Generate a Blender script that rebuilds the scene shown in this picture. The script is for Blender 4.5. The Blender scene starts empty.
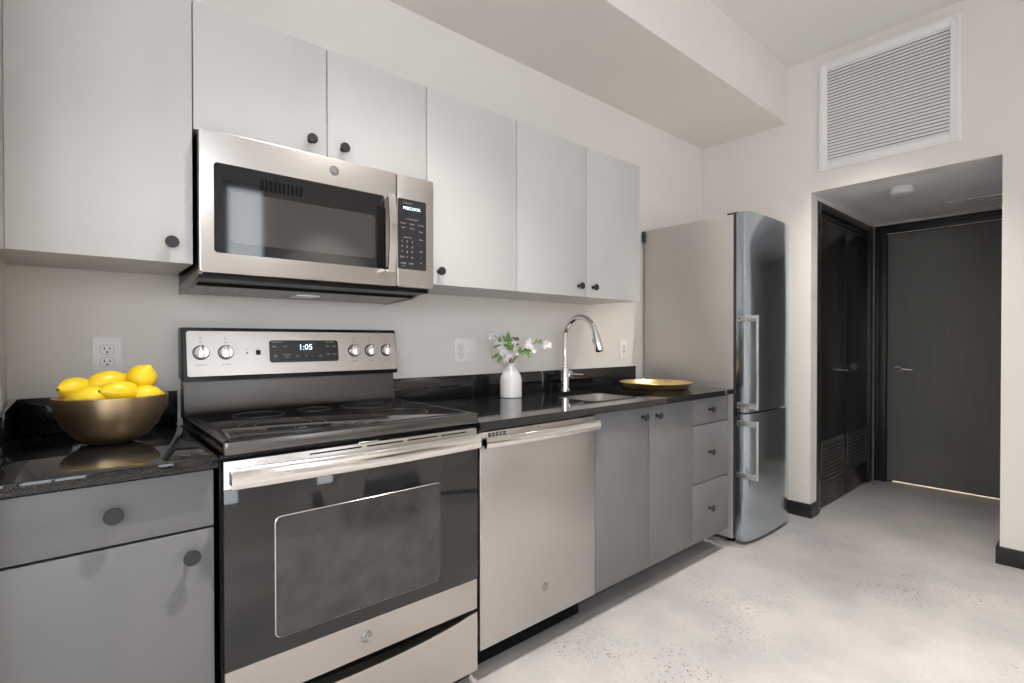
import bpy, bmesh, math, random
from mathutils import Vector, Matrix

random.seed(7)
PI = math.pi
sc = bpy.context.scene
col = sc.collection

# ------------------------------------------------------------------ camera
CAM = Vector((0.0, -2.0788, 1.1864))
yaw, pit, rol = math.radians(41.2859), -0.0086, -0.0008
F = Vector((math.sin(yaw) * math.cos(pit), math.cos(yaw) * math.cos(pit), math.sin(pit)))
U0 = Vector((-math.sin(yaw) * math.sin(pit), -math.cos(yaw) * math.sin(pit), math.cos(pit)))
R0 = Vector((math.cos(yaw), -math.sin(yaw), 0))
R_ = R0 * math.cos(rol) + U0 * math.sin(rol)
U_ = U0 * math.cos(rol) - R0 * math.sin(rol)
cd = bpy.data.cameras.new('camera'); cam = bpy.data.objects.new('camera', cd); col.objects.link(cam)
m = Matrix.Identity(4)
for i in range(3):
    m[i][0], m[i][1], m[i][2], m[i][3] = R_[i], U_[i], -F[i], CAM[i]
cam.matrix_world = m
cd.sensor_width = 36; cd.lens = 511.5873 / 1024 * 36
cd.shift_x = (512 - 522.4704) / 1024; cd.shift_y = (345.3756 - 341.5) / 1024
cd.clip_start = 0.02
sc.camera = cam

# ------------------------------------------------------------------ world, light, exposure
sc.view_settings.view_transform = 'Standard'; sc.view_settings.look = 'None'
sc.view_settings.gamma = 1; sc.view_settings.use_curve_mapping = False
sc.view_settings.exposure = 0.27
w = bpy.data.worlds.new('sky'); sc.world = w; w.use_nodes = True
bg = w.node_tree.nodes['Background']; bg.inputs[0].default_value = (0.87, 0.93, 1.0, 1); bg.inputs[1].default_value = 6.2

# room constants, metres
ZC, ZB, YB = 3.064, 2.678, -0.626       # ceiling, soffit underside, soffit face
XE, XL0, YR, XW = 3.7015, -0.143, -4.9, -3.0
XH, ZH, YO0, YO1 = 5.136, 2.174, -0.781, -1.715

# windows of the room (behind the camera), used for walls, frames and daylight portals
BACK_WIN = [(-2.9, -1.7, 0.9, 2.9), (-1.5, -0.20, 0.9, 2.9), (1.2, 1.65, 1.0, 2.9)]
LEFT_WIN = [(-4.4, -3.3, 0.9, 2.7)]

def area(name, loc, rot, sx, sy, power, color=(1, 1, 1), portal=False):
    l = bpy.data.lights.new(name, 'AREA'); l.shape = 'RECTANGLE'; l.size = sx; l.size_y = sy
    l.energy = power; l.color = color
    o = bpy.data.objects.new(name, l); o.location = loc; o.rotation_euler = rot; col.objects.link(o)
    if portal: l.cycles.is_portal = True
    return o
for i, (a, b, z0, z1) in enumerate(BACK_WIN):
    area('daylight_portal', ((a + b) / 2, YR - 0.12, (z0 + z1) / 2), (PI / 2, 0, 0), b - a, z1 - z0, 1, portal=True)
for i, (a, b, z0, z1) in enumerate(LEFT_WIN):
    area('daylight_portal', (XW - 0.12, (a + b) / 2, (z0 + z1) / 2), (PI / 2, 0, -PI / 2), b - a, z1 - z0, 1, portal=True)
WARM = (1.0, 0.945, 0.885)
LAMPS = [(0.85, -1.30, 255), (3.05, -1.12, 180), (-1.4, -1.30, 200), (0.85, -3.3, 260), (2.0, -3.5, 160), (-1.4, -3.3, 260), (-1.4, -4.4, 200), (2.3, -4.4, 150), (1.9, -2.3, 50)]  # lamps further back than the camera are added fill, bounced off the floor

# ------------------------------------------------------------------ materials
def nodes(name):
    mt = bpy.data.materials.new(name); mt.use_nodes = True
    nt = mt.node_tree; return mt, nt, nt.nodes['Principled BSDF']
def mat(name, c, rough=0.5, metal=0.0, spec=0.5, var=0.03, vscale=6, bump=0.0, bscale=200, stretch=None, coat=0.0, rvar=0.0, emis=None, es=0):
    mt, nt, p = nodes(name)
    p.inputs['Roughness'].default_value = rough; p.inputs['Metallic'].default_value = metal
    p.inputs['Specular IOR Level'].default_value = spec
    p.inputs['Coat Weight'].default_value = coat; p.inputs['Coat Roughness'].default_value = 0.04
    tc = nt.nodes.new('ShaderNodeTexCoord')
    mp = nt.nodes.new('ShaderNodeMapping'); nt.links.new(tc.outputs['Object'], mp.inputs[0])
    if stretch: mp.inputs['Scale'].default_value = stretch
    n = nt.nodes.new('ShaderNodeTexNoise'); n.inputs['Scale'].default_value = vscale; n.inputs['Detail'].default_value = 4
    nt.links.new(mp.outputs[0], n.inputs['Vector'])
    cr = nt.nodes.new('ShaderNodeValToRGB')
    cr.color_ramp.elements[0].position = 0.3; cr.color_ramp.elements[1].position = 0.7
    cr.color_ramp.elements[0].color = tuple(max(0, x * (1 - var)) for x in c) + (1,)
    cr.color_ramp.elements[1].color = tuple(min(1, x * (1 + var)) for x in c) + (1,)
    nt.links.new(n.outputs[0], cr.inputs[0]); nt.links.new(cr.outputs[0], p.inputs['Base Color'])
    if rvar:
        mr = nt.nodes.new('ShaderNodeMapRange'); mr.inputs[3].default_value = rough - rvar; mr.inputs[4].default_value = rough + rvar
        nt.links.new(n.outputs[0], mr.inputs[0]); nt.links.new(mr.outputs[0], p.inputs['Roughness'])
    if bump:
        n2 = nt.nodes.new('ShaderNodeTexNoise'); n2.inputs['Scale'].default_value = bscale
        nt.links.new(mp.outputs[0], n2.inputs['Vector'])
        b = nt.nodes.new('ShaderNodeBump'); b.inputs['Strength'].default_value = bump; b.inputs['Distance'].default_value = 0.001
        nt.links.new(n2.outputs[0], b.inputs['Height']); nt.links.new(b.outputs[0], p.inputs['Normal'])
    if emis:
        p.inputs['Emission Color'].default_value = emis + (1,); p.inputs['Emission Strength'].default_value = es
    return mt

M = {}
M['wall'] = mat('wall_paint', (0.80, 0.772, 0.735), 0.6, bump=0.05, bscale=300, var=0.01)
M['ceil'] = mat('ceiling_paint', (0.82, 0.81, 0.80), 0.7, var=0.01)
M['hallceil'] = mat('hall_ceiling_paint', (0.86, 0.86, 0.88), 0.6, var=0.01)
M['white'] = mat('white_laminate', (0.565, 0.555, 0.545), 0.38, var=0.008)
M['grey'] = mat('grey_laminate', (0.143, 0.143, 0.146), 0.42, var=0.03, vscale=4, bump=0.02, bscale=400)
M['toe'] = mat('dark_toe_kick', (0.05, 0.05, 0.052), 0.6)
M['gap'] = mat('black_gap', (0.003, 0.003, 0.003), 0.8, spec=0.15)
M['knob'] = mat('graphite_knob', (0.028, 0.028, 0.030), 0.42, metal=0.3, var=0.02)
M['steel'] = mat('brushed_steel', (0.56, 0.53, 0.505), 0.30, metal=1, var=0.02, vscale=3, stretch=(1, 1, 60), bump=0.02, bscale=20)
M['steelv'] = mat('satin_steel', (0.54, 0.51, 0.49), 0.36, metal=1, var=0.01, vscale=3, stretch=(60, 60, 1), bump=0.015, bscale=20)
M['basin'] = mat('sink_steel', (0.80, 0.78, 0.75), 0.24, metal=1, var=0.01)
M['badge'] = mat('badge_metal', (0.32, 0.31, 0.30), 0.3, metal=1)
M['badgemark'] = mat('badge_relief', (0.50, 0.48, 0.47), 0.3, metal=1)
M['bright'] = mat('polished_steel', (0.78, 0.76, 0.73), 0.16, metal=1, var=0.01)
M['chrome'] = mat('chrome', (0.82, 0.82, 0.82), 0.05, metal=1, var=0.0)
M['darksteel'] = mat('dark_grey_steel', (0.11, 0.105, 0.102), 0.3, metal=1, var=0.03, stretch=(1, 1, 60), bump=0.08, bscale=20)  # dark grey steel of the riser, brackets and hinges
M['cookframe'] = mat('cooktop_frame_steel', (0.15, 0.145, 0.14), 0.24, metal=1, var=0.06)
M['ringprint'] = mat('burner_ring_print', (0.05, 0.05, 0.05), 0.3)
M['blackglass'] = mat('black_glass', (0.010, 0.010, 0.011), 0.05, spec=0.6, coat=0.1, var=0.0)
M['ovenglass'] = mat('oven_door_glass', (0.017, 0.017, 0.018), 0.05, spec=0.5, coat=0.1, var=0.0)
M['plastic'] = mat('black_plastic', (0.005, 0.005, 0.005), 0.3, spec=0.2, var=0.02)
M['panelblack'] = mat('black_touch_panel', (0.02, 0.02, 0.021), 0.25, var=0.02)
M['ink'] = mat('pale_print', (0.45, 0.45, 0.45), 0.6)
M['darkink'] = mat('dark_print', (0.05, 0.045, 0.04), 0.6)
M['digits'] = mat('display_digits', (0.7, 0.85, 1.0), 0.5, emis=(0.65, 0.85, 1.0), es=1.6)
M['fridgeside'] = mat('silver_grey_enamel', (0.56, 0.53, 0.49), 0.36, metal=0.35, var=0.01)
M['fridgedoor'] = mat('fridge_steel', (0.52, 0.59, 0.66), 0.2, metal=1, var=0.02, vscale=3, stretch=(50, 50, 1), bump=0.012, bscale=20)
M['handle'] = mat('satin_aluminium', (0.75, 0.75, 0.74), 0.3, metal=0.85, var=0.01)
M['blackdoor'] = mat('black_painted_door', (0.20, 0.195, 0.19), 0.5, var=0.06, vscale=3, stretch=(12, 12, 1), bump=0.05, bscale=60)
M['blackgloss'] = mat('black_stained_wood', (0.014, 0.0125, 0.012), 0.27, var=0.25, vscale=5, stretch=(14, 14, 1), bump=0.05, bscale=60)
M['blacktrim'] = mat('black_trim_paint', (0.022, 0.021, 0.020), 0.3, var=0.05)
M['louvreblack'] = mat('black_louvre', (0.055, 0.053, 0.052), 0.3)
M['base'] = mat('black_baseboard', (0.016, 0.016, 0.016), 0.4, var=0.05)
M['ventwhite'] = mat('white_enamel', (0.88, 0.87, 0.87), 0.32, var=0.005)
M['plate'] = mat('white_wall_plate', (0.90, 0.89, 0.88), 0.35, var=0.005)
M['rim'] = mat('grey_rim', (0.35, 0.35, 0.35), 0.5)
M['brass'] = mat('brushed_brass', (0.95, 0.70, 0.42), 0.34, metal=1, var=0.05, vscale=5, stretch=(1, 1, 30), rvar=0.04)
M['tray'] = mat('polished_brass', (0.88, 0.64, 0.32), 0.33, metal=1, var=0.04)
M['lemon'] = mat('lemon_peel', (0.84, 0.60, 0.018), 0.36, var=0.06, vscale=20, bump=0.35, bscale=260)
M['lemontip'] = mat('lemon_stem_scar', (0.10, 0.16, 0.02), 0.7)
M['branch'] = mat('branch_bark', (0.25, 0.14, 0.08), 0.8, var=0.2)
M['leaf'] = mat('green_leaf', (0.17, 0.33, 0.07), 0.5, var=0.35, vscale=60)
M['petal'] = mat('blossom_petal', (0.97, 0.93, 0.915), 0.55, var=0.03, vscale=50)
M['stamen'] = mat('blossom_centre', (0.75, 0.55, 0.20), 0.7)
M['berry'] = mat('dark_bud', (0.05, 0.03, 0.05), 0.5)
M['filter'] = mat('grey_metal_filter', (0.35, 0.34, 0.33), 0.4, metal=0.8, var=0.3, vscale=120)
M['frame_w'] = mat('dark_window_frame', (0.03, 0.03, 0.03), 0.4)
M['chairshell'] = mat('grey_moulded_shell', (0.05, 0.05, 0.05), 0.5)
M['chairrod'] = mat('black_rod', (0.012, 0.012, 0.012), 0.35)
M['lampglow'] = mat('lamp_lens', (1, 0.95, 0.88), 0.5, emis=(1.0, 0.9, 0.78), es=18)
M['detector'] = mat('detector_plastic', (0.78, 0.77, 0.77), 0.45, var=0.005)

def granite():
    mt, nt, p = nodes('black_granite')
    p.inputs['Roughness'].default_value = 0.05; p.inputs['Specular IOR Level'].default_value = 0.5
    tc = nt.nodes.new('ShaderNodeTexCoord')
    v = nt.nodes.new('ShaderNodeTexNoise'); v.inputs['Scale'].default_value = 420; v.inputs['Detail'].default_value = 3
    nt.links.new(tc.outputs['Object'], v.inputs['Vector'])
    cr = nt.nodes.new('ShaderNodeValToRGB'); e = cr.color_ramp.elements
    e[0].position = 0.45; e[0].color = (0.005, 0.005, 0.0055, 1); e[1].position = 0.74; e[1].color = (0.030, 0.030, 0.030, 1)
    nt.links.new(v.outputs[0], cr.inputs[0]); nt.links.new(cr.outputs[0], p.inputs['Base Color'])
    return mt
M['granite'] = granite()

def concrete():
    mt, nt, p = nodes('polished_concrete')
    L = nt.links.new
    tc = nt.nodes.new('ShaderNodeTexCoord')
    def noise(s, d=6, r=0.55):
        n = nt.nodes.new('ShaderNodeTexNoise'); n.inputs['Scale'].default_value = s; n.inputs['Detail'].default_value = d
        n.inputs['Roughness'].default_value = r; L(tc.outputs['Object'], n.inputs['Vector']); return n
    big, mid, fine = noise(1.1), noise(5), noise(60, 8, 0.7)
    def ramp(src, p0, c0, p1, c1):
        r = nt.nodes.new('ShaderNodeValToRGB'); e = r.color_ramp.elements
        e[0].position = p0; e[0].color = c0 + (1,); e[1].position = p1; e[1].color = c1 + (1,); L(src, r.inputs[0]); return r
    base = ramp(big.outputs[0], 0.34, (0.315, 0.305, 0.302), 0.64, (0.46, 0.437, 0.424))
    mm = ramp(mid.outputs[0], 0.3, (0.86, 0.86, 0.87), 0.7, (1.06, 1.05, 1.04))
    ff = ramp(fine.outputs[0], 0.25, (0.9, 0.9, 0.9), 0.7, (1.05, 1.05, 1.05))
    def mul(a, b, f=1.0):
        x = nt.nodes.new('ShaderNodeMix'); x.data_type = 'RGBA'; x.blend_type = 'MULTIPLY'; x.inputs[0].default_value = f
        L(a, x.inputs[6]); L(b, x.inputs[7]); return x.outputs[2]
    c = mul(mul(base.outputs[0], mm.outputs[0]), ff.outputs[0])
    # exposed aggregate: dark specks gathered in patches
    vo = nt.nodes.new('ShaderNodeTexVoronoi'); vo.inputs['Scale'].default_value = 72; L(tc.outputs['Object'], vo.inputs['Vector'])
    sp = ramp(vo.outputs['Distance'], 0.20, (1, 1, 1), 0.28, (0, 0, 0))
    patch = ramp(noise(1.7, 3).outputs[0], 0.52, (0, 0, 0), 0.60, (1, 1, 1))
    pick = ramp(noise(33, 1).outputs[0], 0.40, (0, 0, 0), 0.50, (1, 1, 1))
    k = mul(mul(sp.outputs[0], patch.outputs[0]), pick.outputs[0])
    mx = nt.nodes.new('ShaderNodeMix'); mx.data_type = 'RGBA'; L(k, mx.inputs[0]); L(c, mx.inputs[6]); mx.inputs[7].default_value = (0.11, 0.10, 0.09, 1)
    L(mx.outputs[2], p.inputs['Base Color'])
    rr = nt.nodes.new('ShaderNodeMapRange'); rr.inputs[3].default_value = 0.34; rr.inputs[4].default_value = 0.56
    L(mid.outputs[0], rr.inputs[0]); L(rr.outputs[0], p.inputs['Roughness'])
    return mt
M['floor'] = concrete()

def pane_mat():
    mt = bpy.data.materials.new('window_glass'); mt.use_nodes = True; nt = mt.node_tree; nt.nodes.clear()
    o = nt.nodes.new('ShaderNodeOutputMaterial'); t = nt.nodes.new('ShaderNodeBsdfTransparent'); g = nt.nodes.new('ShaderNodeBsdfGlossy')
    g.inputs['Roughness'].default_value = 0.02; x = nt.nodes.new('ShaderNodeMixShader'); f = nt.nodes.new('ShaderNodeFresnel')
    f.inputs['IOR'].default_value = 1.3
    nt.links.new(f.outputs[0], x.inputs[0]); nt.links.new(t.outputs[0], x.inputs[1]); nt.links.new(g.outputs[0], x.inputs[2]); nt.links.new(x.outputs[0], o.inputs[0])
    return mt
M['pane'] = pane_mat()

def screen_mat(name, c0, c1, scale, rough=0.08):
    """glass with a fine printed dot screen behind it"""
    mt, nt, p = nodes(name)
    p.inputs['Roughness'].default_value = rough; p.inputs['Coat Weight'].default_value = 0.5; p.inputs['Coat Roughness'].default_value = 0.03
    tc = nt.nodes.new('ShaderNodeTexCoord'); v = nt.nodes.new('ShaderNodeTexVoronoi'); v.inputs['Scale'].default_value = scale
    v.inputs['Randomness'].default_value = 0.25
    nt.links.new(tc.outputs['Object'], v.inputs['Vector'])
    cr = nt.nodes.new('ShaderNodeValToRGB'); e = cr.color_ramp.elements
    e[0].position = 0.2; e[0].color = c1 + (1,); e[1].position = 0.7; e[1].color = c0 + (1,)
    nt.links.new(v.outputs['Distance'], cr.inputs[0]); nt.links.new(cr.outputs[0], p.inputs['Base Color'])
    return mt
M['ovenwin'] = mat('oven_window_screen', (0.048, 0.044, 0.041), 0.08, var=0.22, vscale=16)
M['mwwin'] = screen_mat('microwave_window_screen', (0.035, 0.033, 0.032), (0.06, 0.057, 0.055), 420)

# ------------------------------------------------------------------ mesh helpers
class MB:
    def __init__(s): s.bm = bmesh.new()
    def box(s, x0, x1, y0, y1, z0, z1, bev=0.0, seg=2):
        x0, x1 = sorted((x0, x1)); y0, y1 = sorted((y0, y1)); z0, z1 = sorted((z0, z1))
        T = Matrix.Translation(((x0 + x1) / 2, (y0 + y1) / 2, (z0 + z1) / 2)) @ Matrix.Diagonal((x1 - x0, y1 - y0, z1 - z0, 1))
        r = bmesh.ops.create_cube(s.bm, size=1, matrix=T)
        if bev:
            es = list({e for v in r['verts'] for e in v.link_edges})
            bmesh.ops.bevel(s.bm, geom=es, offset=bev, segments=seg, profile=0.5, affect='EDGES')
        return s
    def cyl(s, p0, p1, r, r2=None, seg=24):
        p0, p1 = Vector(p0), Vector(p1); d = p1 - p0
        T = Matrix.Translation((p0 + p1) / 2) @ d.to_track_quat('Z', 'Y').to_matrix().to_4x4()
        bmesh.ops.create_cone(s.bm, cap_ends=True, segments=seg, radius1=r, radius2=r if r2 is None else r2, depth=d.length, matrix=T)
        return s
    def lathe(s, prof, origin, axis=(0, 0, 1), seg=40, close=False):
        q = Vector(axis).normalized().to_track_quat('Z', 'Y').to_matrix(); o = Vector(origin)
        rings = []
        for r, h in prof:
            if r < 1e-6: rings.append([s.bm.verts.new(o + q @ Vector((0, 0, h)))])
            else: rings.append([s.bm.verts.new(o + q @ Vector((r * math.cos(2 * PI * k / seg), r * math.sin(2 * PI * k / seg), h))) for k in range(seg)])
        for a, b in zip(rings, rings[1:]):
            for k in range(seg):
                k2 = (k + 1) % seg
                if len(a) == 1 and len(b) == 1: continue
                if len(a) == 1: s.bm.faces.new((a[0], b[k], b[k2]))
                elif len(b) == 1: s.bm.faces.new((a[k], b[0], a[k2]))
                else: s.bm.faces.new((a[k], b[k], b[k2], a[k2]))
        bmesh.ops.recalc_face_normals(s.bm, faces=s.bm.faces[:])
        return s
    def tube(s, pts, r, seg=12, cap=True, flat=1.0):
        pts = [Vector(p) for p in pts]; rs = r if isinstance(r, (list, tuple)) else [r] * len(pts)
        rings = []; n = None
        for i, p in enumerate(pts):
            t = (pts[min(i + 1, len(pts) - 1)] - pts[max(i - 1, 0)]).normalized()
            if n is None:
                n = t.cross(Vector((0, 0, 1)));
                if n.length < 1e-3: n = t.cross(Vector((1, 0, 0)))
            n = (n - t * n.dot(t)).normalized(); b = t.cross(n)
            rings.append([s.bm.verts.new(p + (n * math.cos(2 * PI * k / seg) + b * math.sin(2 * PI * k / seg) * flat) * rs[i]) for k in range(seg)])
        for a, c in zip(rings, rings[1:]):
            for k in range(seg): s.bm.faces.new((a[k], c[k], c[(k + 1) % seg], a[(k + 1) % seg]))
        if cap: s.bm.faces.new(rings[0][::-1]); s.bm.faces.new(rings[-1])
        bmesh.ops.recalc_face_normals(s.bm, faces=s.bm.faces[:])
        return s
    def prism(s, poly, a, b, plane='XZ', bev=0.0):
        def P(u, v, h): return {'XZ': (u, h, v), 'XY': (u, v, h), 'YZ': (h, u, v)}[plane]
        A = [s.bm.verts.new(P(u, v, a)) for u, v in poly]; B = [s.bm.verts.new(P(u, v, b)) for u, v in poly]
        n = len(poly); fs = [s.bm.faces.new(A), s.bm.faces.new(B[::-1])]
        for k in range(n): fs.append(s.bm.faces.new((A[k], B[k], B[(k + 1) % n], A[(k + 1) % n])))
        bmesh.ops.recalc_face_normals(s.bm, faces=fs)
        if bev:
            es = [e for f in fs[:2] for e in f.edges]
            bmesh.ops.bevel(s.bm, geom=es, offset=bev, segments=2, profile=0.5, affect='EDGES')
        return s
    def build(s, name, mt, parent=None, at=None, smooth=True):
        me = bpy.data.meshes.new(name); org = Vector((0, 0, 0))
        o = bpy.data.objects.new(name, me); col.objects.link(o)
        if parent:
            o.parent = parent; org = world_loc(parent)
        elif at:
            org = Vector(at); o.location = org
        bmesh.ops.translate(s.bm, verts=s.bm.verts[:], vec=-org)
        s.bm.to_mesh(me); s.bm.free(); me.materials.append(M[mt] if isinstance(mt, str) else mt)
        if smooth:
            for p in me.polygons: p.use_smooth = True
            me.set_sharp_from_angle(angle=math.radians(32))
        return o
def world_loc(o):
    v = Vector((0, 0, 0))
    while o: v += o.location; o = o.parent
    return v
def tag(o, label, cat, group=None, kind=None):
    o['label'] = label; o['category'] = cat
    if group: o['group'] = group
    if kind: o['kind'] = kind
    return o
def thing(name, loc, label, cat, group=None):
    o = bpy.data.objects.new(name, None); o.location = loc; o.empty_display_size = 0.05; col.objects.link(o)
    return tag(o, label, cat, group)
def struct(name, mb, mt, label=None, parent=None):
    o = mb.build(name, mt, parent)
    if not parent: o['kind'] = 'structure'
    if label and not parent: o['label'] = label; o['category'] = name.split('_')[0]
    return o
def copy_tree(o, parent=None):
    c = o.copy(); col.objects.link(c); c.parent = parent
    for ch in list(o.children): copy_tree(ch, c)
    return c
def rrect(x0, x1, z0, z1, r, n=5):
    pts = []
    for cx, cz, a0 in ((x1 - r, z1 - r, 0), (x0 + r, z1 - r, 90), (x0 + r, z0 + r, 180), (x1 - r, z0 + r, 270)):
        for k in range(n + 1):
            a = math.radians(a0 + 90 * k / n); pts.append((cx + r * math.cos(a), cz + r * math.sin(a)))
    return pts
def text(name, s, size, loc, rot, mt, parent, depth=0.0004, align='CENTER'):
    cu = bpy.data.curves.new(name, 'FONT'); cu.body = s; cu.size = size; cu.extrude = depth; cu.align_x = align; cu.align_y = 'CENTER'
    cu.resolution_u = 2
    t = bpy.data.objects.new(name, cu); col.objects.link(t)
    dg = bpy.context.evaluated_depsgraph_get(); me = bpy.data.meshes.new_from_object(t.evaluated_get(dg))
    bpy.data.objects.remove(t)
    me.name = name; me.transform(Matrix.Translation(Vector(loc) - world_loc(parent)) @ rot)
    me.materials.clear(); me.materials.append(M[mt])
    o = bpy.data.objects.new(name, me); o.parent = parent; col.objects.link(o); return o
RF = Matrix.Rotation(PI / 2, 4, 'X')          # text that faces -Y

# ------------------------------------------------------------------ room shell
T = 0.12
struct('floor', MB().box(XW - T, XH + 0.4, YR - T, T, -0.1, 0), 'floor', 'pale polished concrete floor with dark speckled patches')
struct('ceiling', MB().box(XW - T, XE + T, YR - T, T, ZC, ZC + 0.1), 'ceil', 'smooth off-white main ceiling')
struct('wall_back', MB().box(XW - T, XE + T, 0, T, 0, ZC), 'wall', 'warm white kitchen wall behind the cabinets and range')
struct('trim_soffit', MB().box(XW, XE, YB, 0, ZB, ZC), 'wall', 'boxed soffit running above the wall cabinets')
struct('wall_left', MB().box(XL0 - 0.1, XL0, -0.76, 0, 0, ZB), 'wall', 'short side wall at the left end of the kitchen run')
wr = MB()
wr.box(XE, XE + 0.104, YO0, 0, 0, ZC).box(XE, XE + 0.104, YR, YO1, 0, ZC).box(XE, XE + 0.104, YO1, YO0, ZH, ZC)
struct('wall_right', wr, 'wall', 'warm white end wall with the hallway opening')
def wall_windows(name, wins, along, pos, lo, hi, label):
    mb = MB(); cur = lo
    def b(a, c, z0, z1):
        if along == 'X': mb.box(a, c, pos - T, pos, z0, z1)
        else: mb.box(pos - T, pos, a, c, z0, z1)
    for a, c, z0, z1 in wins:
        b(cur, a, 0, ZC); b(a, c, 0, z0); b(a, c, z1, ZC); cur = c
    b(cur, hi, 0, ZC)
    struct(name, mb, 'wall', label)
wall_windows('wall_front', BACK_WIN, 'X', YR, XW - T, XE + T, 'window wall on the far side of the room')
wall_windows('wall_side', LEFT_WIN, 'Y', XW, YR, 0, 'side wall with tall windows')
k = 0
for wins, along, pos in ((BACK_WIN, 'X', YR), (LEFT_WIN, 'Y', XW)):
    for a, c, z0, z1 in wins:
        k += 1; mb = MB(); t = 0.05; y0, y1 = pos - 0.09, pos - 0.03
        def b(m_, a_, c_, z0_, z1_, u0, u1):
            if along == 'X': m_.box(a_, c_, u0, u1, z0_, z1_)
            else: m_.box(u0, u1, a_, c_, z0_, z1_)
        bars = [(a, a + t, z0, z1), (c - t, c, z0, z1), (a + t, c - t, z0, z0 + t), (a + t, c - t, z1 - t, z1)]
        if c - a > 0.6: bars.append(((a + c) / 2 - t / 2, (a + c) / 2 + t / 2, z0 + t, z1 - t))
        for q in bars: b(mb, *q, y0, y1)
        fr = struct('window_%d' % k, mb, 'frame_w', 'tall dark framed window')
        cuts = [a + t, (a + c) / 2 - t / 2, (a + c) / 2 + t / 2, c - t] if c - a > 0.6 else [a + t, c - t]
        for q0, q1 in zip(cuts[::2], cuts[1::2]):
            g = MB(); b(g, q0, q1, z0 + t, z1 - t, pos - 0.062, pos - 0.058); g.build('pane', 'pane', fr)
# hallway
XF = XE + 0.104
struct('wall_hall_left', MB().box(XF, 3.815, YO0, YO0 + 0.12, 0, ZH).box(5.075, XH + 0.1, YO0 + 0.001, YO0 + 0.12, 0, ZH).box(3.815, 5.075, YO0 + 0.001, YO0 + 0.12, 2.141, ZH).box(3.815, 5.075, YO0 + 0.07, YO0 + 0.12, 0, 2.141), 'wall', 'hallway wall that holds the closet doors')
struct('wall_hall_right', MB().box(XF, XH + 0.1, -1.92, -1.80, 0, ZH), 'wall', 'hidden right wall of the short hallway')
struct('wall_hall_end', MB().box(XH, XH + 0.1, YO0, -0.86, 0, ZH).box(XH, XH + 0.1, -0.86, -1.80, 2.075, ZH).box(XH, XH + 0.1, -1.75, -1.80, 0, 2.075), 'wall', 'end wall of the hallway around the black door')
struct('ceiling_hall', MB().box(XF, XH + 0.4, -1.92, YO0 + 0.12, ZH, ZH + 0.08), 'hallceil', 'lower ceiling of the short hallway')
struct('wall_beyond', MB().box(XH + 0.3, XH + 0.4, -1.92, -0.66, 0, ZH).box(XH + 0.1, XH + 0.3, -1.92, -1.84, 0, ZH).box(XH + 0.1, XH + 0.3, -0.72, -0.66, 0, ZH), 'wall', 'walls of the lit room behind the hallway door')
area('room_beyond_lamp', (XH + 0.2, -1.3, 1.9), (0, 0, 0), 0.15, 0.8, 50, (1, 0.85, 0.66))
# casings
cz = MB().box(3.815, 3.885, YO0 - 0.004, YO0 + 0.06, 0, 2.141, 0.003).box(5.0, 5.075, YO0 - 0.004, YO0 + 0.06, 0, 2.141, 0.003).box(3.885, 5.0, YO0 - 0.004, YO0 + 0.06, 2.085, 2.141, 0.003)
cz.box(3.885, 5.0, YO0 + 0.012, YO0 + 0.05, 2.060, 2.078).box(4.985, 4.999, YO0 + 0.004, YO0 + 0.05, 0, 2.085, 0.002)
struct('trim_1', cz, 'blacktrim', 'black casing around the closet doors')
cz = MB().box(XH - 0.018, XH, YO0 - 0.006, -0.865, 0, 2.15, 0.004).box(XH - 0.026, XH - 0.018, YO0 - 0.006, -0.81, 0, 2.15, 0.003).box(XH - 0.018, XH, -0.865, -1.80, 2.08, 2.15, 0.004).box(XH - 0.026, XH - 0.018, -0.81, -1.80, 2.12, 2.15, 0.003)
cz.box(XH + 0.0462, XH + 0.07, -0.86, -0.90, 0, 2.075).box(XH + 0.0462, XH + 0.07, -0.90, -1.75, 2.04, 2.075)  # unseen stop strips added behind the door to block leaking light
cz.box(XH + 0.0, XH + 0.05, -0.865, -0.872, 0, 2.075).box(XH + 0.0, XH + 0.05, -0.872, -1.75, 2.068, 2.075)
struct('trim_2', cz, 'blacktrim', 'black casing around the hallway end door')
# closet doors
def louvre(mb, x0, x1, y, z0, z1):
    mb.box(x0, x1, y - 0.008, y + 0.004, z1 - 0.016, z1, 0.002).box(x0, x1, y - 0.008, y + 0.004, z0, z0 + 0.016, 0.002)
    mb.box(x0, x0 + 0.016, y - 0.008, y + 0.004, z0, z1, 0.002).box(x1 - 0.016, x1, y - 0.008, y + 0.004, z0, z1, 0.002)
    n = 9; h = (z1 - z0 - 0.03) / n
    for i in range(n):
        z = z0 + 0.016 + h * (i + 0.3)
        mb.prism([(y - 0.007, z), (y - 0.004, z), (y + 0.002, z + h * 0.62), (y - 0.001, z + h * 0.62)], x0 + 0.014, x1 - 0.014, 'YZ')
for i, (a, b, lab, la, lb) in enumerate(((3.887, 4.438, 'left black closet door panel with low louvred vent', 3.935, 4.40), (4.442, 4.983, 'right black closet door panel with low louvred vent', 4.48, 4.95))):
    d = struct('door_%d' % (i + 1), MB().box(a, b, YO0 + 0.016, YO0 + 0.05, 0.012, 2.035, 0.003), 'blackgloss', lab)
    lm = MB(); louvre(lm, la, lb, YO0 + 0.014, 0.185, 0.475); lv = lm.build('vent_louvre', 'louvreblack', d); lv['label'] = 'black louvred vent'
    kx = 4.39 if i == 0 else 4.475
    if i == 0:
        MB().cyl((kx, YO0 + 0.02, 0.963), (kx, YO0 - 0.012, 0.963), 0.006, seg=12).cyl((kx, YO0 - 0.012, 0.963), (kx, YO0 - 0.018, 0.963), 0.010, seg=20).build('door_knob', 'chrome', d)
d3 = struct('door_3', MB().box(XH + 0.006, XH + 0.046, -0.874, -1.748, 0.018, 2.0675, 0.0005), 'blackdoor', 'flat black door at the end of the hallway')
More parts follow.
